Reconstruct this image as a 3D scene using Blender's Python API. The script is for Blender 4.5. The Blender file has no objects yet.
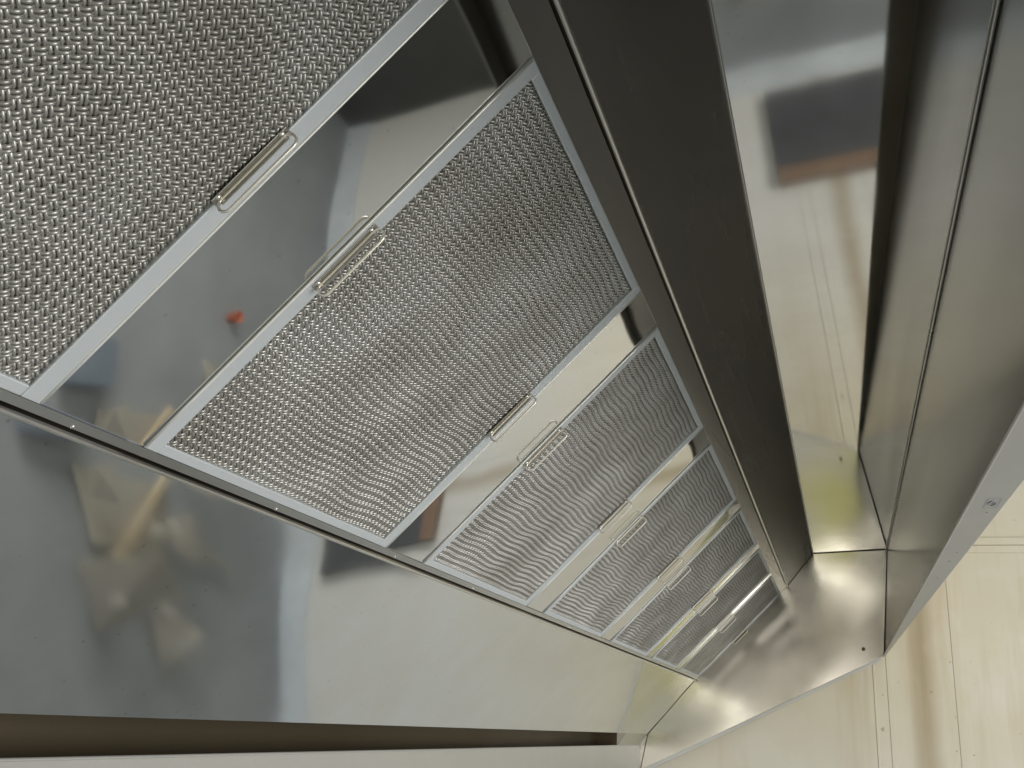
import bpy, math, random
from mathutils import Vector, Matrix
random.seed(7)
S = bpy.context.scene
COL = S.collection
PI = math.pi

# ------------------------------------------------------------------ helpers
class MB:
    """collects shapes and links them as ONE mesh object"""
    def __init__(s): s.v = []; s.f = []; s.sm = []
    def add(s, vs, fs, smooth=False):
        o = len(s.v); s.v += [tuple(v) for v in vs]
        s.f += [tuple(o + i for i in f) for f in fs]; s.sm += [smooth] * len(fs)
    def hexa(s, p, smooth=False):      # p: 4 bottom, 4 top (same winding)
        s.add(p, [(3, 2, 1, 0), (4, 5, 6, 7), (0, 1, 5, 4), (1, 2, 6, 5), (2, 3, 7, 6), (3, 0, 4, 7)], smooth)
    def box(s, a, b):
        x0, y0, z0 = a; x1, y1, z1 = b
        s.hexa([(x0, y0, z0), (x1, y0, z0), (x1, y1, z0), (x0, y1, z0), (x0, y0, z1), (x1, y0, z1), (x1, y1, z1), (x0, y1, z1)])
    def prism_y(s, poly, y0, y1):      # poly: list of (x,z)
        n = len(poly)
        vs = [(x, y0, z) for x, z in poly] + [(x, y1, z) for x, z in poly]
        fs = [tuple(range(n))[::-1], tuple(range(n, 2 * n))]
        fs += [(i, (i + 1) % n, n + (i + 1) % n, n + i) for i in range(n)]
        s.add(vs, fs)
    def tube(s, pts, r, seg=8, closed=False, cap=True):
        pts = [Vector(p) for p in pts]; n = len(pts); rings = []
        up = Vector((0.13, 0.27, 0.95)).normalized()
        for i in range(n):
            a = pts[(i - 1) % n] if (closed or i > 0) else pts[i]
            b = pts[(i + 1) % n] if (closed or i < n - 1) else pts[i]
            t = (b - a).normalized(); u = t.cross(up)
            if u.length < 1e-3: u = t.cross(Vector((1, 0, 0)))
            u.normalize(); w = u.cross(t)
            rings.append([pts[i] + (u * math.cos(2 * PI * k / seg) + w * math.sin(2 * PI * k / seg)) * r for k in range(seg)])
        vs = [v for R in rings for v in R]; fs = []
        m = n if closed else n - 1
        for i in range(m):
            j = (i + 1) % n
            for k in range(seg):
                l = (k + 1) % seg
                fs.append((i * seg + k, i * seg + l, j * seg + l, j * seg + k))
        if cap and not closed:
            fs.append(tuple(range(seg))[::-1]); fs.append(tuple((n - 1) * seg + k for k in range(seg)))
        s.add(vs, fs, True)
    def dome(s, c, r, h, ax=(0, 0, 1), seg=12):
        ax = Vector(ax).normalized(); u = ax.orthogonal().normalized(); w = ax.cross(u); c = Vector(c)
        vs = []; fs = []
        R = 4
        for j in range(R):
            a = j / R * PI / 2
            for k in range(seg):
                t = 2 * PI * k / seg
                vs.append(c + (u * math.cos(t) + w * math.sin(t)) * r * math.cos(a) + ax * h * math.sin(a))
        vs.append(c + ax * h)
        for j in range(R - 1):
            for k in range(seg):
                l = (k + 1) % seg
                fs.append((j * seg + k, j * seg + l, (j + 1) * seg + l, (j + 1) * seg + k))
        for k in range(seg): fs.append(((R - 1) * seg + k, (R - 1) * seg + (k + 1) % seg, R * seg))
        s.add(vs, fs, True)
    def build(s, name, mat, parent=None, bevel=0):
        me = bpy.data.meshes.new(name); me.from_pydata(s.v, [], s.f)
        me.polygons.foreach_set('use_smooth', s.sm); me.validate(); me.update()
        me.materials.append(mat)
        o = bpy.data.objects.new(name, me); COL.objects.link(o)
        if parent: o.parent = parent
        if bevel:
            m = o.modifiers.new('edge', 'BEVEL'); m.width = bevel; m.segments = 2; m.limit_method = 'ANGLE'
        return o

def tag(o, label=None, cat=None, group=None, kind=None):
    if label: o['label'] = label
    if cat: o['category'] = cat
    if group: o['group'] = group
    if kind: o['kind'] = kind
    return o
def empty(name, mat=None):
    o = bpy.data.objects.new(name, None); COL.objects.link(o); o.empty_display_size = .05
    if mat is not None: o.matrix_world = mat
    return o

# ------------------------------------------------------------------ materials
def new_mat(name):
    m = bpy.data.materials.new(name); m.use_nodes = True
    nt = m.node_tree; b = nt.nodes['Principled BSDF']; return m, nt, b
def N(nt, t, **kw):
    n = nt.nodes.new(t)
    for k, v in kw.items():
        if k in n.inputs: n.inputs[k].default_value = v
        else: setattr(n, k, v)
    return n
def ramp(nt, src, stops):
    r = nt.nodes.new('ShaderNodeValToRGB'); e = r.color_ramp.elements
    while len(e) < len(stops): e.new(.5)
    for i, (p, c) in enumerate(stops):
        e[i].position = p; e[i].color = (c, c, c, 1) if isinstance(c, (int, float)) else (*c, 1)
    nt.links.new(src, r.inputs[0]); return r.outputs[0]

def steel(name, base=(.66, .65, .62), rough=.14, rvar=.08, wave=.0, wscale=2.0, brush=.0, brush_axis=1,
          stain=None, stain_scale=7, metallic=1.0, wstretch=(1, 1, 1), nstretch=(1, 1, 1), ndetail=6.0, specks=.35, world=False):
    m, nt, b = new_mat(name); L = nt.links.new
    b.inputs['Metallic'].default_value = metallic
    tc = N(nt, 'ShaderNodeTexCoord')
    mpn = N(nt, 'ShaderNodeMapping'); mpn.inputs['Scale'].default_value = nstretch; L(N(nt, 'ShaderNodeNewGeometry').outputs['Position'] if world else tc.outputs['Object'], mpn.inputs['Vector'])
    n1 = N(nt, 'ShaderNodeTexNoise', Scale=5.0, Detail=ndetail); L(mpn.outputs[0], n1.inputs['Vector'])
    mr = N(nt, 'ShaderNodeMapRange'); L(n1.outputs[0], mr.inputs[0])
    mr.inputs['From Min'].default_value = .1; mr.inputs['From Max'].default_value = .9
    mr.inputs['To Min'].default_value = rough - rvar / 2; mr.inputs['To Max'].default_value = rough + rvar
    L(mr.outputs[0], b.inputs['Roughness'])
    # colour: slight variation, smears and fingerprints with a shape of their own
    n2 = N(nt, 'ShaderNodeTexNoise', Scale=float(stain_scale), Detail=8.0, Roughness=.65)
    L(mpn.outputs[0], n2.inputs['Vector'])
    st = stain or tuple(c * .93 for c in base)
    mix = N(nt, 'ShaderNodeMix', data_type='RGBA')
    L(ramp(nt, n2.outputs[0], [(.15, 0.0), (.85, 1.0)]), mix.inputs[0])
    mix.inputs[6].default_value = (*base, 1); mix.inputs[7].default_value = (*st, 1)
    # small scratches / specks
    vo = N(nt, 'ShaderNodeTexVoronoi', Scale=38.0); L(tc.outputs['Object'], vo.inputs['Vector'])
    sp = ramp(nt, vo.outputs['Distance'], [(.05, .62), (.09, 1.0)])
    mx = N(nt, 'ShaderNodeMix', data_type='RGBA', blend_type='MULTIPLY'); mx.inputs[0].default_value = specks
    L(mix.outputs[2], mx.inputs[6]); L(sp, mx.inputs[7])
    L(mx.outputs[2], b.inputs['Base Color'])
    # sheet waviness + brushing
    h = None
    if wave:
        mp = N(nt, 'ShaderNodeMapping'); mp.inputs['Scale'].default_value = wstretch
        L(tc.outputs['Object'], mp.inputs['Vector'])
        nw = N(nt, 'ShaderNodeTexNoise', Scale=wscale, Detail=0.0, Roughness=.3); L(mp.outputs[0], nw.inputs['Vector'])
        bw = N(nt, 'ShaderNodeBump', Strength=1.0, Distance=wave); L(nw.outputs[0], bw.inputs['Height']); h = bw
    if brush:
        mp = N(nt, 'ShaderNodeMapping'); sc = [900, 900, 900]; sc[brush_axis] = 12
        mp.inputs['Scale'].default_value = sc; L(tc.outputs['Object'], mp.inputs['Vector'])
        nb = N(nt, 'ShaderNodeTexNoise', Scale=1.0, Detail=2.0); L(mp.outputs[0], nb.inputs['Vector'])
        bb = N(nt, 'ShaderNodeBump', Strength=brush, Distance=.0004); L(nb.outputs[0], bb.inputs['Height'])
        if h: L(h.outputs[0], bb.inputs['Normal'])
        h = bb
    if h: L(h.outputs[0], b.inputs['Normal'])
    return m

M = {}
M['front'] = steel('front_steel', base=(.75, .79, .805), rough=.045, rvar=.10, stain=(.68, .67, .62), stain_scale=9, specks=.6, wave=.003, wscale=2.2)
M['bank'] = steel('bank_steel', base=(.78, .79, .78), rough=.04, rvar=.04, wave=.0012, wscale=5)
M['rail'] = steel('rail_steel', base=(.60, .60, .57), rough=.28, rvar=.08)
M['hem'] = steel('hem_steel', base=(.78, .76, .70), rough=.3)
M['baffle'] = steel('baffle_steel', base=(.43, .415, .39), rough=.24, rvar=.08, stain=(.41, .395, .37), nstretch=(2, .12, 2), ndetail=2.0, specks=.1)
M['top'] = steel('top_steel', base=(.78, .78, .76), rough=.04, rvar=.05, wave=.0008, wscale=1.5, stain=(.66, .65, .60))
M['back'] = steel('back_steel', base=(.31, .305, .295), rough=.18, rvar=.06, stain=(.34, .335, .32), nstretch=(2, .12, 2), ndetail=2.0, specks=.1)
M['end'] = steel('end_steel', base=(.60, .575, .52), rough=.14, rvar=.06, stain=(.48, .45, .39), stain_scale=3)
M['satin'] = steel('satin_steel', base=(.50, .50, .47), rough=.42, rvar=.1, metallic=.6)
M['frame'] = steel('frame_alu', base=(.56, .60, .61), rough=.5, rvar=.1, metallic=.45)
M['bead'] = steel('bead_steel', base=(.85, .84, .80), rough=.35, metallic=.6)
M['plate'] = steel('handle_plate_steel', base=(.48, .46, .42), rough=.35)
M['wire'] = steel('handle_wire', base=(.86, .82, .74), rough=.3, metallic=.7)
M['mesh'] = steel('mesh_wire', base=(.50, .50, .485), rough=.42, rvar=.1, stain=(.22, .21, .17), stain_scale=6, metallic=.8, world=True)
M['gutter'] = steel('gutter_steel', base=(.13, .108, .075), rough=.5, stain=(.11, .09, .06), stain_scale=1.5)

def plain(name, col, rough=.6, col2=None, scale=6, bump=0, metallic=0):
    m, nt, b = new_mat(name); L = nt.links.new
    tc = N(nt, 'ShaderNodeTexCoord'); n = N(nt, 'ShaderNodeTexNoise', Scale=float(scale), Detail=8.0, Roughness=.6)
    L(tc.outputs['Object'], n.inputs['Vector'])
    c2 = col2 or tuple(c * .8 for c in col)
    L(ramp(nt, n.outputs[0], [(.35, col), (.7, c2)]), b.inputs['Base Color'])
    b.inputs['Roughness'].default_value = rough; b.inputs['Metallic'].default_value = metallic
    if bump:
        bb = N(nt, 'ShaderNodeBump', Strength=.5, Distance=bump); L(n.outputs[0], bb.inputs['Height']); L(bb.outputs[0], b.inputs['Normal'])
    return m
def wall_mat():
    m, nt, b = new_mat('cream_paint'); L = nt.links.new
    tc = N(nt, 'ShaderNodeTexCoord')
    n = N(nt, 'ShaderNodeTexNoise', Scale=1.7, Detail=7.0, Roughness=.6); L(tc.outputs['Object'], n.inputs['Vector'])
    base = ramp(nt, n.outputs[0], [(.3, (.64, .59, .45)), (.5, (.60, .555, .41)), (.7, (.66, .63, .53))])
    # vertical drips of old grease
    mp = N(nt, 'ShaderNodeMapping'); mp.inputs['Scale'].default_value = (9, 9, .7); L(tc.outputs['Object'], mp.inputs['Vector'])
    n2 = N(nt, 'ShaderNodeTexNoise', Scale=1.0, Detail=6.0, Roughness=.6); L(mp.outputs[0], n2.inputs['Vector'])
    mx = N(nt, 'ShaderNodeMix', data_type='RGBA', blend_type='MULTIPLY')
    L(ramp(nt, n2.outputs[0], [(.5, 0.0), (.72, .55)]), mx.inputs[0]); L(base, mx.inputs[6]); mx.inputs[7].default_value = (.72, .60, .42, 1)
    # paint yellowed by grease towards the top, greyer and cleaner low down
    sx = N(nt, 'ShaderNodeSeparateXYZ'); L(tc.outputs['Object'], sx.inputs[0])
    lo = N(nt, 'ShaderNodeMapRange'); L(sx.outputs['Z'], lo.inputs[0])
    lo.inputs['From Min'].default_value = -.9; lo.inputs['From Max'].default_value = .2; lo.inputs['To Min'].default_value = 1; lo.inputs['To Max'].default_value = 0
    mlo = N(nt, 'ShaderNodeMix', data_type='RGBA'); L(lo.outputs[0], mlo.inputs[0]); L(mx.outputs[2], mlo.inputs[6]); mlo.inputs[7].default_value = (.64, .64, .60, 1)
    # brown run-down under the corner of the hood
    dx = N(nt, 'ShaderNodeMath', operation='SUBTRACT'); L(sx.outputs['X'], dx.inputs[0]); dx.inputs[1].default_value = .285
    wob = N(nt, 'ShaderNodeMath', operation='MULTIPLY_ADD'); L(n.outputs[0], wob.inputs[0]); wob.inputs[1].default_value = .08; wob.inputs[2].default_value = -.04
    dxx = N(nt, 'ShaderNodeMath', operation='ADD'); L(dx.outputs[0], dxx.inputs[0]); L(wob.outputs[0], dxx.inputs[1])
    ab = N(nt, 'ShaderNodeMath', operation='ABSOLUTE'); L(dxx.outputs[0], ab.inputs[0])
    run = N(nt, 'ShaderNodeMapRange', interpolation_type='SMOOTHSTEP'); L(ab.outputs[0], run.inputs[0])
    run.inputs['From Min'].default_value = .0; run.inputs['From Max'].default_value = .075; run.inputs['To Min'].default_value = .75; run.inputs['To Max'].default_value = 0
    mr2 = N(nt, 'ShaderNodeMix', data_type='RGBA', blend_type='MULTIPLY'); L(run.outputs[0], mr2.inputs[0]); L(mlo.outputs[2], mr2.inputs[6]); mr2.inputs[7].default_value = (.58, .50, .38, 1)
    mx = mr2
    # chips
    n3 = N(nt, 'ShaderNodeTexNoise', Scale=34.0, Detail=3.0); L(tc.outputs['Object'], n3.inputs['Vector'])
    m2 = N(nt, 'ShaderNodeMix', data_type='RGBA', blend_type='MULTIPLY')
    L(ramp(nt, n3.outputs[0], [(.72, 0.0), (.75, .6)]), m2.inputs[0]); L(mx.outputs[2], m2.inputs[6]); m2.inputs[7].default_value = (.45, .36, .25, 1)
    L(m2.outputs[2], b.inputs['Base Color']); b.inputs['Roughness'].default_value = .45
    bb = N(nt, 'ShaderNodeBump', Strength=.4, Distance=.004); L(n.outputs[0], bb.inputs['Height']); L(bb.outputs[0], b.inputs['Normal'])
    return m
M['wall'] = wall_mat()
M['stain'] = plain('stained_board', (.60, .50, .34), .5, (.46, .36, .22), 4, .002)
M['floor'] = plain('grey_concrete', (.36, .38, .385), .55, (.30, .315, .32), 3, .002)
M['skirt'] = plain('grey_skirting', (.60, .65, .68), .5)
M['dark'] = plain('dark_board', (.075, .08, .085), .5)
M['wood'] = plain('orange_wood', (.24, .16, .10), .5, (.19, .12, .08), 9)
M['card'] = plain('card', (.44, .415, .35), .8, (.36, .34, .29), 5)
M['tarp'] = plain('blue_cloth', (.20, .24, .28), .8)
M['orange'] = plain('orange_plastic', (.70, .20, .09), .6)
M['brown'] = plain('brown_wall', (.07, .068, .064), .6)
M['ink'] = plain('ink', (.25, .25, .30), .5)

# ------------------------------------------------------------------ cross-section of the hood (x, z), length along +y
A = Vector((-.571, .197)); B = Vector((-.200, .572)); Cc = Vector((-.0950, .7040)); D = Vector((.187, .7200))
F = Vector((-.790, -.060)); F2 = Vector((-.790, -.152)); G = Vector((-.760, -.016))
Y0, YE = -.45, 4.2
EZ = .31
def ex(y): return .187 - .0095 * y - .003       # inner edge of the back rim
def fx(y): return ex(y) + .006 + max(0, (YE - y)) * .0142   # outer edge, where the back panel stands
d2 = (B - A).normalized()                        # up the filter bank
n2 = Vector((d2.y, -d2.x))                       # out of the bank, towards the viewer below
LB = (B - A).length

hood = tag(empty('exhaust_hood', Matrix.Translation((-.79, Y0, -.152))),
           'long stainless steel canopy hood seen from below, its sloping bank holding seven mesh filters', 'exhaust hood')
bpy.context.view_layer.update()
hinv = hood.matrix_world.inverted()
def part(mb, name, mat, label=None, bevel=0, parent=None):
    o = mb.build(name, mat, parent or hood, bevel)
    o.matrix_parent_inverse = hinv
    if label: o['label'] = label
    return o
def sheet(p, q, out, y0, y1, t=.002):
    """sheet metal strip between cross-section points p,q with thickness t on the 'out' side"""
    mb = MB(); o = out * t
    mb.prism_y([tuple(p), tuple(q), tuple(q + o), tuple(p + o)], y0, y1); return mb
def outn(p, q):
    d = (q - p).normalized(); return Vector((-d.y, d.x))
# the long sloping front panel, slightly dished so its reflections bend
def front_panel():
    mb = MB(); nu, nv = 60, 14; vs = []; fs = []
    o = outn(G, A)
    A1 = A - (A - G).normalized() * .0015
    for j in range(nv + 1):
        for i in range(nu + 1):
            u = i / nu; v = j / nv; y = Y0 + (YE - Y0) * u
            bow = .0003 * math.sin(PI * v) + .00075 * math.sin(PI * v) * math.sin(y * 8.2 + v * 5)
            p = G.lerp(A1, v) + o * bow
            vs.append((p.x, y, p.y))
    for j in range(nv):
        for i in range(nu):
            a = j * (nu + 1) + i; fs.append((a, a + 1, a + nu + 2, a + nu + 1))
    mb.add(vs, fs, True); return mb
fp = part(front_panel(), 'front_panel', M['front'], 'smooth sloping front panel mirroring the floor and wall')
mb = sheet(G, A - (A - G).normalized() * .002, outn(G, A), Y0, YE)
for i, v in enumerate(mb.v): mb.v[i] = (v[0] + outn(G, A).x * .0025, v[1], v[2] + outn(G, A).y * .0025)
part(mb, 'stiffener', M['rail'])
# rolled hem of the front panel beside the bank
mb = MB(); hA = A + Vector((-.001, -.001)); mb.tube([(hA.x, Y0 + (YE - Y0) * k / 20, hA.y) for k in range(21)], .0028, 8)
part(mb, 'panel_hem', M['hem'])
# gutter slot under the front panel, closed near the far end
mb = MB()
GB = Vector((-.86, .02)); 
mb.box((-.865, Y0, -.152), (-.862, 3.76, .01))
mb.box((-.862, Y0, -.152), (-.792, 3.76, -.149))
mb.box((-.862, Y0, .004), (-.775, 3.76, .007))
mb.box((-.862, 3.757, -.149), (-.7925, 3.76, .0))
part(mb, 'grease_gutter', M['gutter'], 'dark brown greasy slot between front panel and rim')
mb = sheet(F, G, outn(F, G), 3.76, YE)
part(mb, 'gutter_cover', M['rail'])
# vertical rim of the front edge
mb = MB(); mb.box((F.x - .0025, Y0, F2.y), (F.x, YE, F.y))
mb.tube([(F.x - .001, Y0 + (YE - Y0) * k / 20, F.y) for k in range(21)], .0022, 8)
part(mb, 'front_rim', M['satin'])
# bank: lower strip, upper strip, blanking panels between the filters
def bank(x, y, z=0):  # x along length, y up the bank, z out of the bank
    p = A + d2 * y + n2 * z
    return (p.x, x, p.y)
FIL = [(.070, .498), (.690, .497), (1.314, .505), (1.936, .510), (2.560, .495), (3.150, .480), (3.712, .480)]
def bbox(mb, x0, x1, y0, y1, z0, z1):
    mb.hexa([bank(x0, y0, z0), bank(x1, y0, z0), bank(x1, y1, z0), bank(x0, y1, z0), bank(x0, y0, z1), bank(x1, y0, z1), bank(x1, y1, z1), bank(x0, y1, z1)])
mb = MB(); bbox(mb, Y0, YE, .0058, .0140, -.0020, .0012)
part(mb, 'lower_rail', M['rail'])
mb = MB(); bbox(mb, Y0, YE, -.001, .0058, -.016, -.014); bbox(mb, Y0, YE, -.004, -.0012, -.0155, -.003)
part(mb, 'rail_groove', M['gutter'])
y = .30
while y < 4.1:
    mb = MB(); mb.dome(bank(y, .0075, .0010), .0022, .0014, (n2.x, 0, n2.y), 10); y += .31
    part(mb, 'screw', M['rail'])
mb = MB(); bbox(mb, Y0, YE, .4885, .5215, -.0035, -.001)
part(mb, 'upper_rail', M['baffle'])
mb = MB(); bbox(mb, Y0, YE, .5210, LB + .003, -.018, -.016); bbox(mb, Y0, YE, LB + .0012, LB + .003, -.0155, -.004)
part(mb, 'rail_groove', M['gutter'])
mb = MB(); hB = B + d2 * .000 + n2 * .001; mb.tube([(hB.x, Y0 + (YE - Y0) * k / 20, hB.y) for k in range(21)], .0028, 8)
part(mb, 'baffle_hem', M['hem'])
edges = [Y0] + [e for (a, w) in FIL for e in (a, a + w)] + [YE]
for k in range(0, len(edges), 2):
    a, b = edges[k] + .0012, edges[k + 1] - .0012
    if b - a < .006: continue
    mb = MB(); nu, nv = 6, 24; vs = []; fs = []
    for j in range(nv + 1):
        for i in range(nu + 1):
            u = i / nu; v = j / nv
            z = .0000 + .00022 * math.sin(PI * u) * (1 + .6 * math.sin(v * 7 + k)) + .0003 * math.sin(v * 9 + k * 1.7) * (u - .5)
            # edges dip where the sheet is folded behind the rails
            vs.append(bank(a + (b - a) * u, .0155 + (.4875 - .0155) * v, z))
    for j in range(nv):
        for i in range(nu):
            q = j * (nu + 1) + i; fs.append((q, q + 1, q + nu + 2, q + nu + 1))
    mb.add(vs, fs, True)
    o = part(mb, 'blanking_panel', M['bank'])
    mb = MB(); bbox(mb, a, b, .0155, .4875, -.0030, -.0012); part(mb, 'stiffener', M['rail'], parent=None)
# baffle, top, back
mb = sheet(B + (Cc - B).normalized() * .002, Cc, outn(B, Cc), Y0, YE - .0004)
part(mb, 'baffle_panel', M['baffle'], 'dark brownish strip rising beside the filter bank')
mb = MB()
mb.prism_y([(Cc.x, Cc.y), (D.x, D.y), (D.x, D.y + .002), (Cc.x, Cc.y + .002)], Y0, YE - .0004)
part(mb, 'top_panel', M['top'], 'flat mirror-like top panel reflecting the cream wall')
mb = MB(); mb.tube([(Cc.x + .0005, Y0 + (YE - Y0) * k / 20, Cc.y - .001) for k in range(21)], .0016, 6)
part(mb, 'panel_edge', M['rail'])
mb = MB(); mb.tube([(D.x - .0028, Y0 + (YE - .002 - Y0) * k / 20, D.y - .0028) for k in range(21)], .0020, 8)
mb.tube([(D.x - .0064, Y0 + (YE - .002 - Y0) * k / 20, D.y - .0010) for k in range(21)], .0007, 6)
part(mb, 'corner_seam', M['rail'])
mb = MB(); vs = []; fs = []; nn = 60; nm = 10
for i in range(nn + 1):
    yy = Y0 + (YE - .0004 - Y0) * i / nn
    for k in range(nm + 1):
        vs.append((D.x + (fx(yy) - D.x) * k / nm, yy, D.y + (EZ - D.y) * k / nm))
for i in range(nn):
    for k in range(nm):
        a = i * (nm + 1) + k; fs.append((a, a + 1, a + nm + 2, a + nm + 1))
mb.add(vs, fs, True); part(mb, 'back_panel', M['back'])
nn = 30
# underside flange of the back edge, tapering towards the far end
mb = MB()
for i in range(nn):
    a = Y0 + (YE - Y0) * i / nn; b = Y0 + (YE - Y0) * (i + 1) / nn
    mb.add([(ex(a), a, EZ), (fx(a), a, EZ), (fx(b), b, EZ), (ex(b), b, EZ), (ex(a), a, EZ - .002), (fx(a), a, EZ - .002), (fx(b), b, EZ - .002), (ex(b), b, EZ - .002)],
           [(0, 1, 2, 3), (7, 6, 5, 4), (0, 3, 7, 4), (1, 5, 6, 2)])
mb.tube([(ex(Y0 + (YE - Y0) * k / 20) + .001, Y0 + (YE - Y0) * k / 20, EZ - .001) for k in range(21)], .0020, 8)
fl = part(mb, 'rim_flange', M['satin'], 'pale flat underside of the rim on the right')
M['flange_shade'] = steel('flange_shade_steel', base=(.24, .22, .18), rough=.4)  # dark base colour stands in for shade on top of the flange
mb = MB(); mb.add([(ex(Y0) + .002, Y0, EZ + .0012), (fx(Y0) - .001, Y0, EZ + .0012), (fx(YE) - .001, YE - .001, EZ + .0012), (ex(YE) + .002, YE - .001, EZ + .0012)], [(0, 1, 2, 3)])  # sheet added to darken the flange top where the hood mirrors it
part(mb, 'flange_shade_sheet', M['flange_shade'])
# stamped maker's mark and small marks on the flange
def onfl(x, y, x2, y2, mbk): mbk.box((x, y, EZ - .0027), (x2, y2, EZ - .0023))
mb = MB()
cx, cy = .2005, 1.335
cx, cy = .199, 1.44
w_, h_ = .0085, .030
mb.add([(cx + sx_ * (w_ - k), cy + sy_ * (h_ - k * 1.6), EZ - .0025) for k in (0, .0007) for sx_, sy_ in ((-1, -1), (1, -1), (1, 1), (-1, 1))],
       [(i_, (i_ + 1) % 4, 4 + (i_ + 1) % 4, 4 + i_) for i_ in range(4)])
part(mb, 'stamped_border', M['ink'])
mb = MB(); mb.tube([(cx + .0048 * math.cos(t * PI / 8), cy + .015 * math.sin(t * PI / 8), EZ - .0025) for t in range(16)], .0005, 6, closed=True)
part(mb, 'stamped_ring', M['ink'])
mb = MB(); mb.tube([(cx - .003, cy - .004, EZ - .0025), (cx, cy + .006, EZ - .0025), (cx + .003, cy - .004, EZ - .0025)], .0004, 6)
part(mb, 'stamped_chevron', M['ink'])
for (a, b, r_) in ((cx + .001, cy + .062, .0018), (.187, 1.92, .0022), (.183, 2.12, .0018), (.191, 1.83, .0016)):
    mb = MB(); mb.dome((a, b, EZ - .0021), r_, .001, (0, 0, -1)); part(mb, 'rivet', M['ink'])
# end panels
def end_poly(y0, y1, yy):
    e = ex(yy)
    return [(F2.x, F2.y), (F.x, F.y), (G.x, G.y), (A.x, A.y), (B.x, B.y), (Cc.x, Cc.y), (D.x, D.y), (e, EZ)]
def end_panel(yy, t, wavy):
    mb = MB(); P = end_poly(0, 0, yy)
    mb.prism_y(P, min(yy, yy + t), max(yy, yy + t)); return mb
mb = end_panel(YE + .0015, .003, True); part(mb, 'end_stiffener', M['rail'])
def top_z(x):
    pts = [(F2.x, G.y - .06), (G.x, G.y), (A.x, A.y), (B.x, B.y), (Cc.x, Cc.y), (D.x, D.y)]
    for (xa, za), (xb, zb) in zip(pts, pts[1:]):
        if xa <= x <= xb: return za + (zb - za) * (x - xa) / (xb - xa)
    return D.y
mb = MB(); vs = []; fs = []; nu, nv = 110, 60
for i in range(nu + 1):
    x = F2.x + (D.x - F2.x) * i / nu
    zb = F2.y + (EZ - F2.y) * min(1, (x - F2.x) / (ex(YE) - F2.x))
    if x > fx(YE): zb = EZ + (D.y - EZ) * (x - fx(YE)) / (D.x - fx(YE))
    zt = max(zb + .001, top_z(x))
    for j in range(nv + 1):
        zz = zb + (zt - zb) * j / nv
        w_ = .0011 * math.sin(x * 7 + 1.5 * math.sin(zz * 9)) + .0005 * math.sin(zz * 17 + x * 6) + .0002 * math.sin(x * 29 - zz * 23)
        vs.append((x, YE + w_ * .6 + .0002, zz))
for i in range(nu):
    for j in range(nv):
        a = i * (nv + 1) + j; fs.append((a, a + nv + 1, a + nv + 2, a + 1))
mb.add(vs, fs, True)
part(mb, 'end_panel', M['end'], 'brushed far end panel with blurred streaks of light')
part(end_panel(Y0, -.003, True), 'end_panel', M['end'])
# hem strip along the slanted bottom edge of the far end panel
P0 = Vector((F2.x, F2.y)); P1 = Vector((ex(YE), EZ)); dd = (P1 - P0).normalized(); nn2 = Vector((dd.y, -dd.x))
for yy, s_ in ((YE, 1),):
    mb = MB()
    q0, q1 = P0 + nn2 * .001, P1 - dd * .010 + nn2 * .001
    mb.prism_y([tuple(q0), tuple(q1), tuple(q1 + nn2 * .010), tuple(q0 + nn2 * .016)], yy - .004, yy + .003)
    part(mb, 'end_rim', M['satin'], bevel=.001)
# vertical corner fold lines on the end panel: dark sealant joints
def joint(p, q, r=.0022):
    mb = MB(); mb.tube([(p[0], YE - .001, p[1]), (q[0], YE - .001, q[1])], r, 6)
    part(mb, 'corner_joint', M['gutter'])
joint((Cc.x, Cc.y - .001), (D.x, D.y - .001)); joint((D.x - .001, D.y), (ex(YE) + .004, EZ)); joint(tuple(B), tuple(Cc)); joint((A.x, A.y), (G.x, G.y), .0018); joint((G.x, G.y), (F2.x + .001, F2.y), .0018)
mb = MB(); mb.dome((.075, YE - .0005, .335), .007, .004, (0, -1, 0)); part(mb, 'rivet', M['gutter'])

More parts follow.
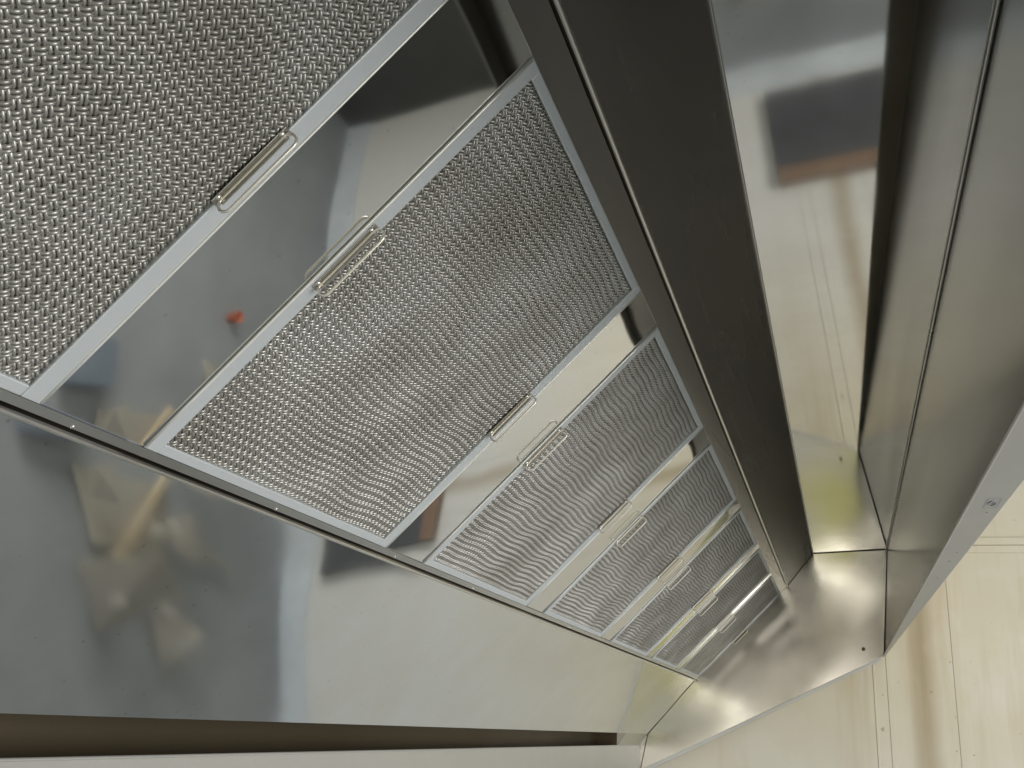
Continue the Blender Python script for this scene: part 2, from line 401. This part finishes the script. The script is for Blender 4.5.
# ------------------------------------------------------------------ grease filters
rot = Matrix(((0, d2.x, n2.x, 0), (1, 0, 0, 0), (0, d2.y, n2.y, 0), (0, 0, 0, 1)))
FW, FH = .498, .4735     # size along the hood, up the bank
def weave(mb, x0, x1, y0, y1, z, s, r, amp, sides, steps, ph, pair):
    """plain weave of paired wires lying diagonally to the frame, clipped to the rectangle"""
    q = math.sqrt(.5)
    rnd = random.Random(3 + int(ph * 10))
    cx, cy = (x0 + x1) / 2, (y0 + y1) / 2
    R = math.hypot(x1 - x0, y1 - y0) / 2 + s
    K = int(R / s) + 1
    for dirn in (0, 1):
        u = (q, q) if dirn == 0 else (q, -q)
        v = (-q, q) if dirn == 0 else (q, q)
        for k in range(-K, K + 1):
            off = (k + ph) * s + rnd.uniform(-.04, .04) * s
            bx, by = cx + v[0] * off, cy + v[1] * off
            # clip the line to the rectangle
            t0, t1 = -1e9, 1e9
            for b, d, lo, hi in ((bx, u[0], x0, x1), (by, u[1], y0, y1)):
                a1, a2 = (lo - b) / d, (hi - b) / d
                if a1 > a2: a1, a2 = a2, a1
                t0, t1 = max(t0, a1), min(t1, a2)
            if t1 - t0 < s * .3: continue
            n = max(2, int((t1 - t0) / s * steps) + 1)
            for pr in ((-1, 1) if pair else (0,)):
                ringstart = len(mb.v); jit = rnd.uniform(-.05, .05)
                for i in range(n + 1):
                    t = t0 + (t1 - t0) * i / n
                    c_ = math.cos(PI * (t / s - ph) + (0 if (k % 2 == 0) else PI) + (0 if dirn == 0 else PI))
                    c_ = math.copysign(abs(c_) ** .7, c_)
                    px, py = bx + u[0] * t, by + u[1] * t
                    lift = .0011 * math.sin(px * 41 + 1.3 * math.sin(py * 27)) + .0008 * math.sin(py * 63 + px * 19)
                    zz = z + (amp * 1.15 + .0 if dirn == 0 else amp * .85) * c_ + lift + (.0004 if dirn == 0 else -.0002)
                    edge = min(1.0, 40 * max(0.0, min(px - x0, x1 - px, py - y0, y1 - py)))
                    wx_ = edge * (.0015 * math.sin(py * 38 + 2.1 * math.sin(px * 13)) + .0008 * math.sin(px * 71 + py * 33))
                    wy_ = edge * (.0016 * math.sin(px * 47 + 1.7 * math.sin(py * 19)) + .0008 * math.sin(py * 83 - px * 29))
                    px += wx_; py += wy_
                    o2 = (pr * 1.02 + jit) * r
                    px += v[0] * o2; py += v[1] * o2
                    for m in range(sides):
                        a = 2 * PI * m / sides
                        mb.v.append((px + v[0] * math.cos(a) * r, py + v[1] * math.cos(a) * r, zz + math.sin(a) * r))
                for i in range(n):
                    for m in range(sides):
                        l = (m + 1) % sides
                        a = ringstart + i * sides
                        mb.f.append((a + m, a + l, a + sides + l, a + sides + m)); mb.sm.append(True)

def make_filter():
    t = empty('grease_filter')
    # frame: U-channel with a raised rounded lip
    mb = MB(); wx, wy, zt, zb = .0195, .0105, .0014, -.018
    mb.box((0, 0, zb), (wx, FH, zt)); mb.box((FW - wx, 0, zb), (FW, FH, zt))
    mb.box((wx + .0002, 0, zb), (FW - wx - .0002, wy, zt - .0003)); mb.box((wx + .0002, FH - wy, zb), (FW - wx - .0002, FH, zt - .0003))
    fr = mb.build('frame', M['frame'], t, bevel=.0012)
    for x in (.0006, FW - .0006):
        mb = MB(); mb.tube([(x, .002 + (FH - .004) * k / 8, zt + .0002) for k in range(9)], .0013, 8)
        mb.build('bead', M['bead'], fr)
    # woven mesh
    mb = MB(); s = .00655
    weave(mb, wx, FW - wx, wy, FH - wy, -.0034, s, .00165, .00125, 6, 4, 0.0, True)
    ms = mb.build('mesh', M['mesh'], t)
    mb = MB(); weave(mb, wx, FW - wx, wy, FH - wy, -.0105, s * .93, .0016, .0014, 4, 2, .5, True)
    mb.build('inner_mesh', M['mesh'], t)
    mb = MB(); mb.box((wx, wy, -.0165), (FW - wx, FH - wy, -.0155)); mb.build('backing', M['gutter'], t)
    yc = .237
    for x, base in ((.0105, 1), (FW - .0200, -1)):
        L = .0385; H = .0125; r = .0013; z0 = .0035
        pts = []
        for cy, sg in ((yc + L - H / 2, 1), (yc - L + H / 2, -1)):
            for a in range(9):
                th = -PI / 2 + PI * a / 8
                pts.append((x, cy + sg * math.cos(th) * H / 2, z0 + H / 2 + sg * math.sin(th) * H / 2))
        mb = MB(); mb.tube(pts, r, 8, closed=True)
        h = mb.build('handle', M['wire'], t)
        mb = MB(); mb.box((x - .0050, yc - L, .0015), (x + .0045, yc + L, .0026))
        mb.box((x - .0002, yc - L + .004, .0026), (x + .0010, yc + L - .004, .0078))
        mb.build('handle_plate', M['plate'], h, bevel=.0004)
        for sg in (-1, 1):
            mb = MB(); mb.dome((x - .0028, yc + sg * (L - .006), .0025), .0027, .0020); mb.build('rivet', M['hem'], h)
    return t
def kids(o): return [c for c in bpy.data.objects if c.parent == o]
def copy_tree(o, parent=None):
    c = o.copy(); COL.objects.link(c); c.parent = parent
    for ch in kids(o): copy_tree(ch, c)
    return c
labels = ['nearest mesh grease filter, its coarse weave filling the upper left corner of the photo',
          'largest mesh grease filter shown whole, second along the bank',
          'third mesh grease filter along the bank, after the wide cream-reflecting strip',
          'fourth mesh grease filter from the camera, middle one of the seven',
          'fifth mesh grease filter from the camera, beside the streaked blanking strip',
          'sixth mesh grease filter, small and next to the last one',
          'seventh and farthest mesh grease filter, touching the hood end panel']
base = make_filter()
for i, (y, w) in enumerate(FIL):
    o = base if i == 0 else copy_tree(base)
    p = A + d2 * .0142 + n2 * 0
    mtx = Matrix.Translation((p.x, y, p.y)) @ rot @ Matrix.Diagonal((w / FW, 1, 1, 1))
    o.matrix_world = mtx
    tag(o, labels[i], 'grease filter', 'seven mesh grease filters set in the hood bank')

# ------------------------------------------------------------------ what stands round the hood
YW = 4.262; ZF = -1.70
fl_ = MB(); fl_.add([(-40, -40, ZF), (40, -40, ZF), (40, 40, ZF), (-40, 40, ZF)], [(0, 1, 2, 3)])
tag(fl_.build('floor', M['floor']), kind='structure')
gr = MB(); gr.add([(-.12, -12, ZF + .006), (8, -12, ZF + .006), (8, -4.0, ZF + .006), (-.12, -4.0, ZF + .006)], [(0, 1, 2, 3)])
tag(gr.build('grass', plain('dry_grass', (.42, .42, .07), .9, (.34, .35, .06), 2, .01)), kind='structure')
wall = tag(empty('wall', Matrix.Translation((0, YW, ZF))), 'cream painted board wall with grease stains behind the end of the hood', 'wall')
bpy.context.view_layer.update(); winv = wall.matrix_world.inverted()
def wpart(mb, name, mat, bevel=0, label=None):
    o = mb.build(name, mat, wall, bevel); o.matrix_parent_inverse = winv
    if label: o['label'] = label
mb = MB(); mb.box((-3.2, YW, ZF), (2.35, YW + .08, 2.6)); wpart(mb, 'boarding', M['wall'])
mb = MB(); mb.box((-3.2, YW - .014, ZF), (2.35, YW, ZF + .15)); wpart(mb, 'skirting', M['skirt'], .002)
mb = MB(); mb.box((.455, YW - .012, .745), (2.3, YW - .001, .775)); mb.box((.455, YW - .006, .715), (2.3, YW - .001, .7445)); wpart(mb, 'moulding', M['wall'], .003)
mb = MB(); mb.box((.155, YW - .003, ZF + .16), (.175, YW - .001, 2.5)); wpart(mb, 'batten', M['wall'], .003)
mb = MB(); mb.box((.395, YW - .003, ZF + .16), (.425, YW - .001, 2.5)); wpart(mb, 'batten', M['wall'], .003)
mb = MB(); mb.box((.105, YW - .003, ZF + .16), (.112, YW - .001, 2.5)); wpart(mb, 'batten', M['wall'], .002)
mb = MB()
for (x, z) in ((.386, .30), (.383, -.02), (.440, -.03), (.388, .10), (.130, .04), (.137, .17)):
    mb.dome((x, YW - .0005, z), .003, .002, (0, -1, 0), 10)
wpart(mb, 'nail_heads', M['stain'])

hatch = tag(empty('wall_board', Matrix.Translation((.3, YW - .05, ZF))), 'dark blue board with orange wooden top rail low on the wall, mirrored in hood', 'board')
bpy.context.view_layer.update(); hi = hatch.matrix_world.inverted()
mb = MB(); mb.box((.03, YW - .06, ZF + .21), (.62, YW - .001, ZF + .64)); o = mb.build('board', M['dark'], hatch, .003); o.matrix_parent_inverse = hi
mb = MB(); mb.box((.03, YW - .07, ZF + .641), (.62, YW - .001, ZF + .71)); o = mb.build('top_rail', M['wood'], hatch, .003); o.matrix_parent_inverse = hi

sw = MB(); sw.box((2.36, 2.3, ZF), (2.42, YW + .08, 2.6)); tag(sw.build('side_wall', M['brown']), 'dark brown side wall to the right, seen only as reflection in the hood', 'wall')
# clutter on the floor, seen mirrored in the front panel
def sheet_thing(name, label, cat, pts, mat, t=.02):
    mb = MB(); v = [Vector(p) for p in pts]; n = (v[1] - v[0]).cross(v[2] - v[0]).normalized() * t
    mb.hexa([tuple(p) for p in v] + [tuple(p + n) for p in v]); tag(mb.build(name, mat, None, .003), label, cat)
z = ZF
sheet_thing('cardboard_sheet', 'beige cardboard sheet lying flat on the floor, mirrored in the front panel', 'cardboard', [(-.05, 2.85, z + .01), (.22, 2.75, z + .01), (.28, 3.25, z + .03), (.0, 3.22, z + .03)], M['card'])
sheet_thing('cardboard_flap', 'beige cardboard flap tilted up on the floor, mirrored in the front panel', 'cardboard', [(-.32, 2.95, z + .01), (-.12, 2.8, z + .01), (-.08, 2.9, z + .28), (-.22, 3.1, z + .22)], M['card'], .01)
sheet_thing('plank', 'short narrow beige plank lying on the floor, mirrored in the front panel', 'plank', [(.07, 3.25, z + .05), (.11, 3.25, z + .05), (.05, 3.72, z + .03), (.01, 3.72, z + .03)], M['card'], .02)
sheet_thing('wooden_offcut', 'small triangular wooden offcut on the floor, mirrored in the front panel', 'offcut', [(-.42, 3.3, z + .01), (-.25, 3.2, z + .01), (-.28, 3.42, z + .08), (-.33, 3.4, z + .1)], M['card'], .015)
rs = random.Random(11)
for k in range(12):
    cx, cy = rs.uniform(-.35, .55), rs.uniform(2.7, 3.45); a0 = rs.uniform(0, 6.28); r0 = rs.uniform(.03, .09)
    mb = MB(); q = [(cx + r0 * rs.uniform(.6, 1.2) * math.cos(a0 + t * PI / 2), cy + r0 * rs.uniform(.6, 1.2) * math.sin(a0 + t * PI / 2), z + .11 + rs.uniform(-.02, .05)) for t in range(4)]
    mb.hexa([(a, b, c - .008) for a, b, c in q] + q)
    tag(mb.build('cardboard_scrap', M['card'], None, .001), 'small beige cardboard scrap among the litter on the floor, mirrored in the front panel', 'cardboard', 'cardboard scraps scattered on the floor')
sheet_thing('brown_plank', 'brown wooden plank lying crosswise on the floor, mirrored in the front panel', 'plank', [(-.15, 2.85, z + .06), (.32, 3.2, z + .06), (.30, 3.23, z + .06), (-.17, 2.88, z + .06)], M['stain'], .02)
sheet_thing('folded_cloth', 'blue grey folded cloth on the floor, mirrored in a blanking panel', 'cloth', [(.25, 2.5, z + .01), (.5, 2.45, z + .01), (.48, 2.7, z + .05), (.3, 2.72, z + .04)], M['tarp'], .06)
mb = MB()
prof = [(.075, 0), (.09, .18), (.096, .18), (.096, .2), (.088, .2), (.07, .01)]
seg = 24; vs = []; fs = []
for r_, h_ in prof:
    for k in range(seg): vs.append((0.88 + .30 * r_ * math.cos(2 * PI * k / seg), 3.54 + .30 * r_ * math.sin(2 * PI * k / seg), z + h_ * .22))
for j in range(len(prof) - 1):
    for k in range(seg): fs.append((j * seg + k, j * seg + (k + 1) % seg, (j + 1) * seg + (k + 1) % seg, (j + 1) * seg + k))
fs.append(tuple(range(seg))[::-1]); fs.append(tuple((len(prof) - 1) * seg + k for k in range(seg)))
mb.add(vs, fs, True); tag(mb.build('bucket', M['orange']), 'small orange plastic bucket on the floor, mirrored as a red spot in a blanking panel', 'bucket')

# ------------------------------------------------------------------ light
W = bpy.data.worlds.new('World'); S.world = W; W.use_nodes = True
bg = W.node_tree.nodes['Background']; bg.inputs[0].default_value = (.80, .89, 1.0, 1); bg.inputs[1].default_value = .225
def area(name, loc, target, sx, sy, power, col):
    l = bpy.data.lights.new(name, 'AREA'); l.shape = 'RECTANGLE'; l.size = sx; l.size_y = sy; l.energy = power; l.color = col
    o = bpy.data.objects.new(name, l); COL.objects.link(o); o.location = loc
    o.rotation_euler = (Vector(target) - Vector(loc)).to_track_quat('-Z', 'Y').to_euler(); return o
area('open_door_daylight', (3.0, .7, -.3), (-.2, 2.8, .0), 2.2, 2.2, 160, (1.0, .97, .945))
area('back_glow_fill', (-.4, -5.0, .1), (-.3, 1.6, .2), 3.0, 1.4, 95, (1.0, .97, .90))  # lamp added behind the camera to brighten the end panel's lower edge
area('sun_on_grass', (0, -7.0, 4.0), (0, -7.0, 0), 5, 4, 560, (1.0, .95, .85))

# ------------------------------------------------------------------ camera
cd = bpy.data.cameras.new('Camera'); cam = bpy.data.objects.new('Camera', cd); COL.objects.link(cam); S.camera = cam
cd.sensor_width = 36; cd.lens = 36 * 1000 / 1024; cd.clip_start = .02; cd.clip_end = 200
R = Matrix(((0.9520745995631226, 0.051846521062660265, 0.30143970395490216),
            (0.30178169123692206, -0.31974488714388166, -0.8981597953479822),
            (0.04981734337460149, 0.9460841111650938, -0.3200673162009073)))
cam.matrix_world = R.to_4x4()
S.view_settings.view_transform = 'Standard'; S.view_settings.look = 'None'; S.view_settings.exposure = 0; S.view_settings.gamma = 1
